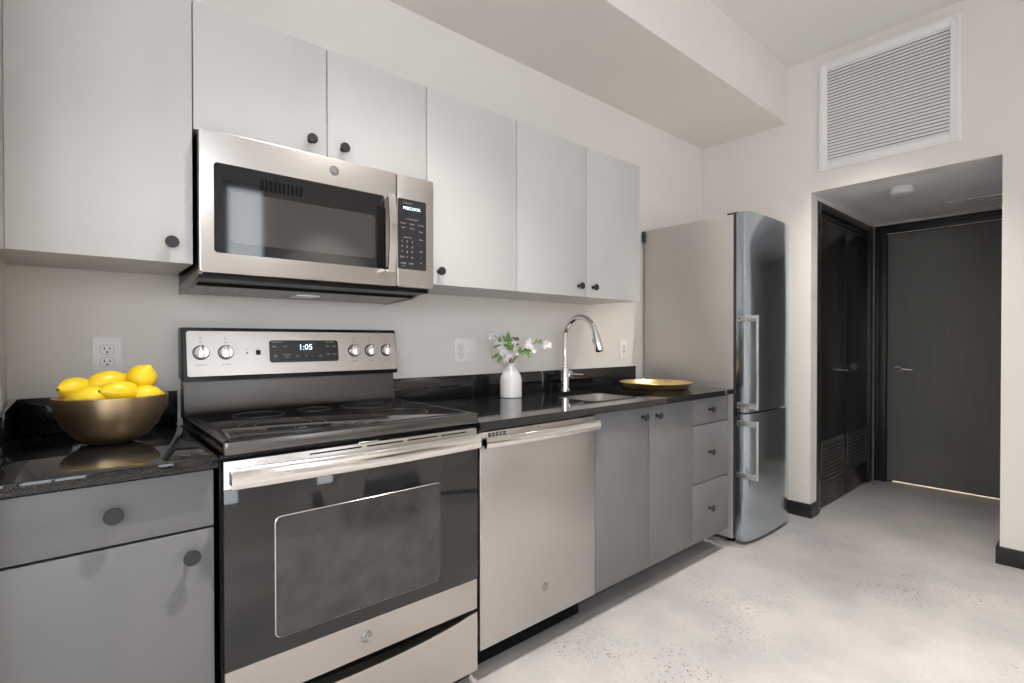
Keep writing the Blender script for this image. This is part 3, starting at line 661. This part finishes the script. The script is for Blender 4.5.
# ------------------------------------------------------------------ fridge
FX0, FX1, FZ, FS = 2.906, 3.5314, 1.9335, 0.7654
t = thing('fridge', ((FX0 + FX1) / 2, -0.35, 0), 'tall stainless steel fridge with curved doors beside the hallway wall', 'fridge')
MB().box(FX0, FX1, -0.640, -0.02, 0.022, FZ - 0.006, 0.003).build('cabinet', 'fridgeside', t)
MB().box(FX0 + 0.004, FX1 - 0.004, -0.657, -0.640, 0.05, FZ - 0.012).build('gasket', 'toe', t)
for x in (FX0 + 0.04, FX1 - 0.04):
    for y in (-0.60, -0.08): MB().cyl((x, y, 0), (x, y, 0.024), 0.02).build('foot', 'plastic', t)
MB().box(FX0 - 0.012, FX0 + 0.02, -0.03, -0.008, 1.85, FZ - 0.01, 0.002).build('rear_spacer', 'toe', t)
MB().box(FX0 + 0.001, FX0 + 0.05, -0.665, -0.60, FZ - 0.006, FZ + 0.004, 0.002).build('hinge_cover', 'darksteel', t)
def fdoor(z0, z1):
    poly = [(FX0 + 0.001, -0.658)]
    N = 26; xs = FX0 + 0.001; xe = FX1 - 0.001
    for i in range(N + 1):
        f = i / N; x = xs + f * (xe - xs); y = -0.711 - 0.026 * (1 - abs(2 * f - 1) ** 4)
        if i == 0: poly += [(x, y + 0.010), (x + 0.003, y + 0.002)]
        elif i == N: poly += [(x - 0.003, y + 0.002), (x, y + 0.010)]
        else: poly.append((x, y))
    poly.append((FX1 - 0.001, -0.658))
    return MB().prism(poly, z0, z1, 'XY', 0.0015)
def fhandle(d, z0, z1):
    for zz in (z0, z1):
        b = MB().box(FX0 - 0.010, FX0 + 0.001, -0.780, -0.668, zz - 0.016, zz + 0.016, 0.002)
        b.build('handle_bracket', 'handle', d)
        MB().cyl((FX0 - 0.0095, -0.682, zz), (FX0 - 0.012, -0.682, zz), 0.0055, seg=12).build('bracket_screw', 'toe', d)
    MB().box(FX0 - 0.0105, FX0 + 0.0055, -0.790, -0.776, z0 - 0.018, z1 + 0.018, 0.003).build('handle_grip', 'handle', d)
fd = fdoor(FS + 0.004, FZ).build('upper_door', 'fridgedoor', t); fhandle(fd, 0.812, 1.314)
fd = fdoor(0.022, FS - 0.004).build('lower_door', 'fridgedoor', t); fhandle(fd, 0.408, 0.710)
MB().box(FX0 + 0.01, FX1 - 0.01, -0.638, -0.60, 0.004, 0.022).build('plinth', 'gap', t)
MB().box(FX0 - 0.004, FX0 + 0.006, -0.672, -0.652, FS - 0.018, FS + 0.016, 0.002).build('middle_hinge', 'darksteel', t)

# ------------------------------------------------------------------ return air grille, hall ceiling fittings
gy0, gy1, gz0, gz1 = -0.8283, -1.5469, 2.2956, 2.9951
t = thing('air_grille', (XE, (gy0 + gy1) / 2, gz0), 'large white louvred return air grille above the hallway opening', 'air vent')
f = MB(); w_ = 0.050
def fb(a, b, z0, z1, d0=0.014, bv=0.003): f.box(XE - d0, XE - 0.0005, a, b, z0, z1, bv)
fb(gy0, gy0 - w_, gz0, gz1); fb(gy1 + w_, gy1, gz0, gz1); fb(gy0 - w_, gy1 + w_, gz0, gz0 + w_); fb(gy0 - w_, gy1 + w_, gz1 - w_, gz1)
f.build('frame', 'ventwhite', t)
f = MB(); e = 0.012; q = XE - 0.018
for a, b, z0, z1 in ((gy0 - e, gy0 - e - 0.006, gz0 + e, gz1 - e), (gy1 + e + 0.006, gy1 + e, gz0 + e, gz1 - e), (gy0 - e, gy1 + e, gz0 + e, gz0 + e + 0.006), (gy0 - e, gy1 + e, gz1 - e - 0.006, gz1 - e)):
    f.box(q, XE - 0.012, a, b, z0, z1, 0.0015)
f.build('frame_bead', 'ventwhite', t)
MB().box(XE - 0.003, XE - 0.0005, gy0 - w_, gy1 + w_, gz0 + w_, gz1 - w_).build('backing', 'toe', t)
sl = MB(); n = 30; hh = (gz1 - gz0 - 2 * w_) / n
for i in range(n):
    z = gz0 + w_ + hh * i
    sl.prism([(XE - 0.012, z + 0.001), (XE - 0.0105, z + 0.001), (XE - 0.003, z + hh * 0.95), (XE - 0.0045, z + hh * 0.95)], gy1 + w_, gy0 - w_, 'XZ')
sl.build('louvres', 'ventwhite', t)
for yy in (gy0 - 0.10, gy1 + 0.12): MB().box(XE - 0.017, XE - 0.013, yy, yy - 0.035, gz1 - 0.030, gz1 - 0.026, 0.001).build('latch', 'ventwhite', t)
t = thing('smoke_detector', (4.03, -1.205, ZH), 'round white smoke detector on the hallway ceiling', 'smoke detector')
MB().lathe([(0, 0), (0.066, 0), (0.066, -0.008), (0, -0.008)], (4.03, -1.205, ZH), seg=36).build('mounting_plate', 'detector', t)
MB().lathe([(0.061, -0.008), (0.064, -0.012), (0.064, -0.030), (0.056, -0.040), (0.030, -0.043), (0, -0.043)], (4.03, -1.205, ZH), seg=36).build('cover', 'detector', t)
t = thing('sprinkler_cover', (4.50, -1.52, ZH), 'flat white round sprinkler cover on the hallway ceiling near the air vent', 'sprinkler')
MB().lathe([(0, 0), (0.040, 0), (0.040, -0.004), (0, -0.006)], (4.50, -1.52, ZH), seg=32).build('plate', 'hallceil', t)
t = thing('ceiling_vent', (4.93, -1.50, ZH), 'metal air vent in the hallway ceiling close to the end door', 'air vent')
f = MB(); vx0, vx1, vy0, vy1 = 4.68, 5.09, -1.335, -1.73
for a, b, c_, d_ in ((vx0, vx0 + 0.025, vy0, vy1), (vx1 - 0.025, vx1, vy0, vy1), (vx0 + 0.025, vx1 - 0.025, vy0, vy0 - 0.025), (vx0 + 0.025, vx1 - 0.025, vy1 + 0.025, vy1)):
    f.box(a, b, c_, d_, ZH - 0.008, ZH - 0.0005, 0.002)
f.build('frame', 'detector', t)
MB().box(vx0 + 0.02, vx1 - 0.02, vy0 - 0.02, vy1 + 0.02, ZH - 0.002, ZH - 0.0008).build('duct_shade_plate', 'toe', t)  # flat dark plate, shade inside the duct put into its colour
f = MB()
for i in range(5):
    x = vx0 + 0.060 + i * 0.066; f.prism([(x, ZH - 0.003), (x + 0.002, ZH - 0.003), (x + 0.014, ZH - 0.010), (x + 0.012, ZH - 0.010)], vy1 + 0.025, vy0 - 0.025, 'XZ')
f.build('louvres', 'detector', t)

# ------------------------------------------------------------------ wall plates
def outlet_face(x, z, part_parent):
    for dz in (0.0195, -0.0195):
        MB().prism(rrect(x - 0.0175, x + 0.0175, z + dz - 0.0155, z + dz + 0.0155, 0.0105, 4), -0.0060, -0.004, 'XZ').build('receptacle_rim', 'rim', part_parent)
        o = MB().prism(rrect(x - 0.0165, x + 0.0165, z + dz - 0.0145, z + dz + 0.0145, 0.010, 4), -0.0080, -0.004, 'XZ').build('receptacle', 'plate', part_parent)
        for q in (-0.0070, 0.0070): MB().box(x + q - 0.0011, x + q + 0.0011, -0.0084, -0.0075, z + dz - 0.001, z + dz + 0.008).build('slot', 'gap', o)
        MB().cyl((x, -0.0075, z + dz - 0.008), (x, -0.0084, z + dz - 0.008), 0.0028, seg=12).build('ground_hole', 'gap', o)
    MB().cyl((x, -0.004, z), (x, -0.0065, z), 0.003, seg=12).build('screw', 'detector', part_parent)
def plate(x0, x1, z0, z1, label, cat='outlet'):
    t = thing('wall_outlet' if cat == 'outlet' else 'wall_switch', ((x0 + x1) / 2, 0, z0), label, cat, 'white wall plates above the counter')
    MB().box(x0, x1, -0.0055, -0.0003, z0, z1, 0.002).build('cover_plate', 'plate', t); return t
t = plate(0.043, 0.117, 1.083, 1.199, 'white duplex wall outlet behind the bowl of lemons'); outlet_face(0.080, 1.141, t)
t = plate(1.387, 1.507, 1.078, 1.198, 'double white wall plate with outlet and toggle switch, left of the flowers'); outlet_face(1.424, 1.138, t)
sw = MB().box(1.464, 1.476, -0.0065, -0.005, 1.124, 1.152, 0.0008).build('switch_frame', 'plate', t)
MB().prism([(-0.006, 1.131), (-0.015, 1.127), (-0.016, 1.131), (-0.006, 1.142)], 1.4665, 1.4735, 'YZ').build('toggle', 'detector', t)
t = plate(2.660, 2.740, 1.072, 1.192, 'white wall switch plate right of the faucet', 'switch')
sw = MB().box(2.684, 2.716, -0.0070, -0.005, 1.098, 1.166, 0.001).build('rocker_frame', 'plate', t)
MB().box(2.690, 2.710, -0.0095, -0.006, 1.134, 1.158, 0.001).box(2.690, 2.710, -0.0095, -0.006, 1.106, 1.130, 0.001).build('rocker', 'detector', t)
for z in (1.146, 1.118): MB().box(2.698, 2.702, -0.0100, -0.009, z - 0.005, z + 0.005).build('slots', 'darkink', t)

# ------------------------------------------------------------------ bowl and lemons
BX, BY = 0.079, -0.300
prof = [(0, 0.0), (0.036, 0.0), (0.052, 0.004), (0.079, 0.020), (0.102, 0.048), (0.117, 0.083), (0.1250, 0.128), (0.1230, 0.1285), (0.1145, 0.084), (0.0995, 0.050), (0.077, 0.023), (0.050, 0.0075), (0, 0.005)]
tag(MB().lathe(prof, (BX, BY, CT1), seg=72).build('bowl', 'brass', at=(BX, BY, CT1)), 'brushed brass bowl heaped with lemons on the left counter', 'bowl')
def lemon(loc, axis, L=0.046, r=0.032, label='', tipneg=False, scar=True):
    t = thing('lemon', loc, label, 'lemon', 'lemons in the brass bowl')
    pr = []
    N = 22
    for i in range(N + 1):
        a = PI * i / N; h = -L * math.cos(a); rr = r * math.sin(a) ** 0.92
        e = abs(math.cos(a))
        if e > 0.9: h += math.copysign((e - 0.9) * 0.09, h); rr *= 1 - (e - 0.9) * 1.5
        pr.append((max(rr, 0) if 0 < i < N else 0, h))
    MB().lathe(pr, loc, axis, 28).build('fruit', 'lemon', t)
    ax = Vector(axis).normalized(); s = -1 if tipneg else 1
    if scar:
        p0 = Vector(loc) + ax * s * (L + 0.0068)
        MB().cyl(p0, p0 + ax * s * 0.004, 0.0045, 0.003, seg=12).build('stem_end', 'lemontip', t)
    return t
u = Vector((R0.x, R0.y, 0)); fwd = Vector((math.sin(yaw), math.cos(yaw), 0)); up = Vector((0, 0, 1))
cb = Vector((BX, BY, CT1))
# direction towards the camera and its right-hand side at the bowl
vd = (CAM - cb); vd.z = 0; vd.normalize(); rt = Vector((-vd.y, vd.x, 0))
def LP(a, d, z): return cb + rt * a * 1.03 + vd * d + up * (z + 0.009)
lemon(LP(-0.072, 0.010, 0.142), -rt * 0.80 + vd * 0.95 + up * 0.05, 0.043, 0.029, 'lemon at the far left of the brass bowl, dark stem end showing')
lemon(LP(-0.046, 0.060, 0.121), rt * 0.9 + vd * 0.3 + up * 0.10, 0.040, 0.029, 'low lemon at the front left of the brass bowl', scar=False)
lemon(LP(-0.012, 0.000, 0.154), rt * 0.8 - vd * 0.35 + up * 0.20, 0.044, 0.031, 'upper middle lemon in the brass bowl', scar=False)
lemon(LP(0.018, 0.056, 0.131), -rt * 0.88 + vd * 0.55 + up * 0.12, 0.045, 0.030, 'front middle lemon in the brass bowl, green stem end to the left')
lemon(LP(0.062, -0.005, 0.162), rt * 0.30 + vd * 0.35 + up * 0.60, 0.037, 0.036, 'topmost round lemon at the right of the pile', scar=False)
lemon(LP(0.071, 0.040, 0.117), rt * 0.9 - vd * 0.35, 0.036, 0.028, 'lemon low at the right edge of the brass bowl', scar=False)
lemon(LP(0.030, -0.045, 0.148), rt * 0.6 - vd * 0.6 + up * 0.2, 0.040, 0.028, 'rear lemon half hidden behind the topmost lemon', scar=False)

# ------------------------------------------------------------------ tray
TX, TY = 2.560, -0.345
prof = [(0, 0), (0.172, 0), (0.182, 0.004), (0.202, 0.032), (0.209, 0.034), (0.208, 0.036), (0.200, 0.0345), (0.179, 0.007), (0.169, 0.003), (0, 0.003)]
tag(MB().lathe(prof, (TX, TY, CT1), seg=72).build('tray', 'tray', at=(TX, TY, CT1)), 'round shallow brass tray on the counter beside the fridge', 'tray')

# ------------------------------------------------------------------ vase and blossom
VX, VY = 1.605, -0.165
t = thing('vase', (VX, VY, CT1), 'small white ceramic bottle vase with grey glazed neck', 'vase')
MB().lathe([(0, 0), (0.048, 0), (0.0525, 0.003), (0.0530, 0.010), (0.0535, 0.085), (0.050, 0.103), (0.040, 0.122), (0.0355, 0.128)], (VX, VY, CT1), seg=48).build('body', mat('white_glaze', (0.70, 0.69, 0.68), 0.25, var=0.03, vscale=25), t)
MB().lathe([(0.0355, 0.128), (0.028, 0.140), (0.021, 0.152), (0.018, 0.160), (0.0185, 0.168), (0.015, 0.168), (0.014, 0.155)], (VX, VY, CT1), seg=48).build('neck', mat('grey_glaze', (0.50, 0.50, 0.51), 0.3, var=0.12, vscale=40), t)
vb = Vector((VX, VY, 0)); vr = u.copy()
vdv = (CAM - Vector((VX, VY, CAM.z))).normalized(); vr = Vector((-vdv.y, vdv.x, 0))
def VP(px, py, d=0.0):           # position given as offset right of the neck (m) and height (m)
    return vb + vr * px + vdv * d + up * py
petal_me = None
def blossom_mesh():
    global petal_me
    bm = bmesh.new()
    for k in range(5):
        a = 2 * PI * k / 5; c, s = math.cos(a), math.sin(a)
        prof = [(0.10, 0.10, 0.0), (0.45, 0.30, 0.12), (0.85, 0.34, 0.28), (1.05, 0.18, 0.40)]
        L, Rr = [], []
        for (r, w2, h) in prof:
            L.append(bm.verts.new((r * c - w2 * s, r * s + w2 * c, h))); Rr.append(bm.verts.new((r * c + w2 * s, r * s - w2 * c, h)))
        mid = [bm.verts.new((r * c, r * s, h - 0.08)) for r, w2, h in prof]
        for A, B in ((L, mid), (mid, Rr)):
            for i in range(3): bm.faces.new((A[i], A[i + 1], B[i + 1], B[i]))
    return bm
def blossom(parent, p, nrm, r):
    global petal_me
    if petal_me is None:
        petal_me = bpy.data.meshes.new('blossom'); b = blossom_mesh(); b.to_mesh(petal_me); b.free(); petal_me.materials.append(M['petal'])
        for f_ in petal_me.polygons: f_.use_smooth = True
    o = bpy.data.objects.new('blossom', petal_me); o.parent = parent; o.location = p - world_loc(parent)
    o.rotation_euler = (nrm.to_track_quat('Z', 'Y').to_matrix() @ Matrix.Rotation(random.uniform(0, 6), 3, 'Z')).to_euler(); o.scale = (r * 1.2,) * 3; col.objects.link(o)
leaf_me = None
def leaf(parent, p, d, nrm, L):
    global leaf_me
    if leaf_me is None:
        bm = bmesh.new(); rows = []
        for i in range(7):
            f_ = i / 6; w2 = 0.21 * math.sin(PI * f_ ** 0.8) + (0.03 if i % 2 else 0) if 0 < i < 6 else 0.004
            y = f_; z = -0.25 * f_ * f_
            rows.append([bm.verts.new((-w2, y, z + w2 * 0.35)), bm.verts.new((0, y, z)), bm.verts.new((w2, y, z + w2 * 0.35))])
        for A, B in zip(rows, rows[1:]):
            for j in range(2): bm.faces.new((A[j], A[j + 1], B[j + 1], B[j]))
        leaf_me = bpy.data.meshes.new('leaf'); bm.to_mesh(leaf_me); bm.free(); leaf_me.materials.append(M['leaf'])
        for f_ in leaf_me.polygons: f_.use_smooth = True
    y = d.normalized(); x = y.cross(nrm).normalized(); z = x.cross(y)
    o = bpy.data.objects.new('leaf', leaf_me); o.parent = parent; o.location = p - world_loc(parent)
    o.rotation_euler = Matrix((x, y, z)).transposed().to_euler(); L *= 0.8; o.scale = (L, L, L); col.objects.link(o)
def rnd(s): return Vector((random.uniform(-s, s), random.uniform(-s, s), random.uniform(-s, s)))
NZ = 1.070
t = thing('flowering_branch', (VX, VY, NZ), 'left branch in the white vase with pale pink blossoms', 'flowers', 'flowering branches in the vase')
MB().tube([VP(0, 1.04), VP(-0.005, 1.09), VP(-0.03, 1.14), VP(-0.06, 1.19), VP(-0.085, 1.222)], [0.003, 0.0028, 0.0024, 0.002, 0.0014], 8).build('stem', 'branch', t)
for px, py, r in ((-0.092, 1.222, .013), (-0.082, 1.232, .011), (-0.100, 1.202, .010), (-0.070, 1.205, .012), (-0.058, 1.215, .009), (-0.062, 1.185, .012), (-0.045, 1.175, .011), (-0.072, 1.170, .010), (-0.048, 1.152, .012), (-0.030, 1.140, .013), (-0.040, 1.125, .012), (-0.018, 1.128, .014), (-0.008, 1.115, .014), (-0.022, 1.105, .013), (-0.076, 1.150, .008), (0.002, 1.130, .012), (-0.035, 1.160, .010), (-0.028, 1.090, .009)):
    blossom(t, VP(px, py, random.uniform(-0.01, 0.03)), (vdv + rnd(0.6)).normalized(), r)
for px, py, dx, dz, L in ((-0.055, 1.125, -0.9, -0.5, .045), (-0.045, 1.120, -0.4, -1.0, .055), (-0.038, 1.118, -0.9, 0.1, .04), (-0.05, 1.19, -0.2, 0.5, .03)):
    leaf(t, VP(px, py, 0.0), vr * dx + up * dz + vdv * 0.3, vdv + rnd(0.3), L)
t = thing('flowering_branch', (VX + 0.004, VY, NZ), 'upright leafy branch in the middle of the white vase', 'flowers', 'flowering branches in the vase')
MB().tube([VP(0.003, 1.04), VP(0.0, 1.10), VP(-0.012, 1.16), VP(-0.012, 1.215)], [0.003, 0.0026, 0.002, 0.0014], 8).build('stem', 'branch', t)
for px, py, dx, dz, L in ((-0.015, 1.185, 0.05, 1, .062), (-0.02, 1.180, -0.5, 0.8, .05), (-0.010, 1.180, 0.6, 0.7, .045), (-0.012, 1.160, -0.7, 0.3, .04), (-0.008, 1.150, 0.2, 0.9, .05), (-0.008, 1.165, -0.2, -0.9, .04), (0.0, 1.14, 0.3, 0.8, .045)):
    leaf(t, VP(px, py, random.uniform(-.01, .02)), vr * dx + up * dz + vdv * 0.3, vdv + rnd(0.4), L)
for k_ in range(9):
    px, py = random.uniform(-0.085, -0.005), random.uniform(1.10, 1.20)
    leaf(t, VP(px, py, random.uniform(-.01, .02)), vr * random.uniform(-1, 1) + up * random.uniform(-.6, 1) + vdv * 0.3, vdv + rnd(0.5), random.uniform(.022, .036))
for px, py in ((0.018, 1.200), (0.030, 1.203), (0.036, 1.194), (0.033, 1.170), (0.024, 1.192)):
    p_ = VP(px, py, -0.01); MB().lathe([(0, -.006), (.004, -.004), (.0055, 0), (.004, .004), (0, .006)], p_, rnd(1) + up, 10).build('dark_bud', 'berry', t)
MB().tube([VP(0.0, 1.10, -.01), VP(0.012, 1.16, -.01), VP(0.03, 1.198, -.01)], [0.0018, 0.0014, 0.001], 6).build('twig', 'branch', t)
for px, py, r in ((0.018, 1.175, .010), (0.022, 1.155, .010)): blossom(t, VP(px, py, -0.005), (vdv + rnd(0.6)).normalized(), r)
t = thing('flowering_branch', (VX + 0.008, VY, NZ), 'long branch in the white vase reaching right with blossoms at its tip', 'flowers', 'flowering branches in the vase')
MB().tube([VP(0.0, 1.04), VP(0.012, 1.09), VP(0.040, 1.125), VP(0.075, 1.15), VP(0.100, 1.172), VP(0.125, 1.182), VP(0.150, 1.176), VP(0.178, 1.170)], [0.004, 0.004, 0.0036, 0.0028, 0.0022, 0.0018, 0.0014, 0.001], 8).build('stem', 'branch', t)
for px, py, r in ((0.088, 1.178, .015), (0.100, 1.165, .014), (0.078, 1.160, .013), (0.112, 1.140, .011), (0.106, 1.150, .010), (0.172, 1.175, .014), (0.184, 1.168, .013), (0.166, 1.162, .012), (0.092, 1.190, .009), (0.030, 1.125, .009)):
    blossom(t, VP(px, py, random.uniform(0, 0.02)), (vdv + rnd(0.5)).normalized(), r)
for px, py, dx, dz, L in ((0.060, 1.140, 0.8, -0.1, .05), (0.070, 1.145, 0.5, -0.9, .058), (0.055, 1.138, 0.2, -0.6, .04), (0.075, 1.150, 0.9, -0.4, .05), (0.050, 1.135, -0.3, 0.7, .035), (0.035, 1.125, 0.4, 0.8, .045), (0.120, 1.180, 0.3, 0.6, .032), (0.130, 1.180, 0.8, 0.3, .034), (0.135, 1.180, 0.6, 0.7, .028)):
    leaf(t, VP(px, py, random.uniform(-.005, .015)), vr * dx + up * dz + vdv * 0.3, vdv + rnd(0.4), L)

# ------------------------------------------------------------------ dining chairs (seen only mirrored in the oven door)
def chair(x, y, rz, label):
    t = thing('dining_chair', (x, y, 0), label, 'chair', 'sled-leg dining chairs behind the camera')
    bm = bmesh.new(); rows = []
    prof = [(0.23, 0.44), (0.20, 0.455), (0.05, 0.44), (-0.12, 0.43), (-0.19, 0.46), (-0.23, 0.56), (-0.25, 0.70), (-0.27, 0.82)]
    for (py, pz) in prof:
        hw = 0.23 if pz < 0.6 else 0.21
        rows.append([bm.verts.new((x + hw * s_, y + py, pz + 0.05 * abs(s_) ** 3)) for s_ in (-1, -0.6, -0.2, 0.2, 0.6, 1)])
    for A, B in zip(rows, rows[1:]):
        for k_ in range(5): bm.faces.new((A[k_], A[k_ + 1], B[k_ + 1], B[k_]))
    bmesh.ops.solidify(bm, geom=bm.faces[:], thickness=0.012)
    mb = MB(); mb.bm.free(); mb.bm = bm; mb.build('seat_shell', 'chairshell', t)
    for s_ in (-1, 1):
        q = x + s_ * 0.20
        MB().tube([(x + s_ * 0.12, y + 0.10, 0.43), (q, y + 0.17, 0.40), (q, y + 0.22, 0.04), (q, y + 0.20, 0.011), (q, y - 0.20, 0.011), (q, y - 0.22, 0.04), (q, y - 0.14, 0.40), (x + s_ * 0.12, y - 0.10, 0.42)], 0.0105, 8).build('sled_leg', 'chairrod', t)
    t.rotation_euler.z = rz
    return t
chair(1.60, -2.62, math.radians(28), 'grey shell chair with black sled legs nearest the oven')
chair(1.20, -3.42, math.radians(-100), 'grey shell chair with black sled legs behind and left of the nearest one')
chair(2.45, -3.10, math.radians(20), 'grey shell chair with black sled legs furthest to the right')
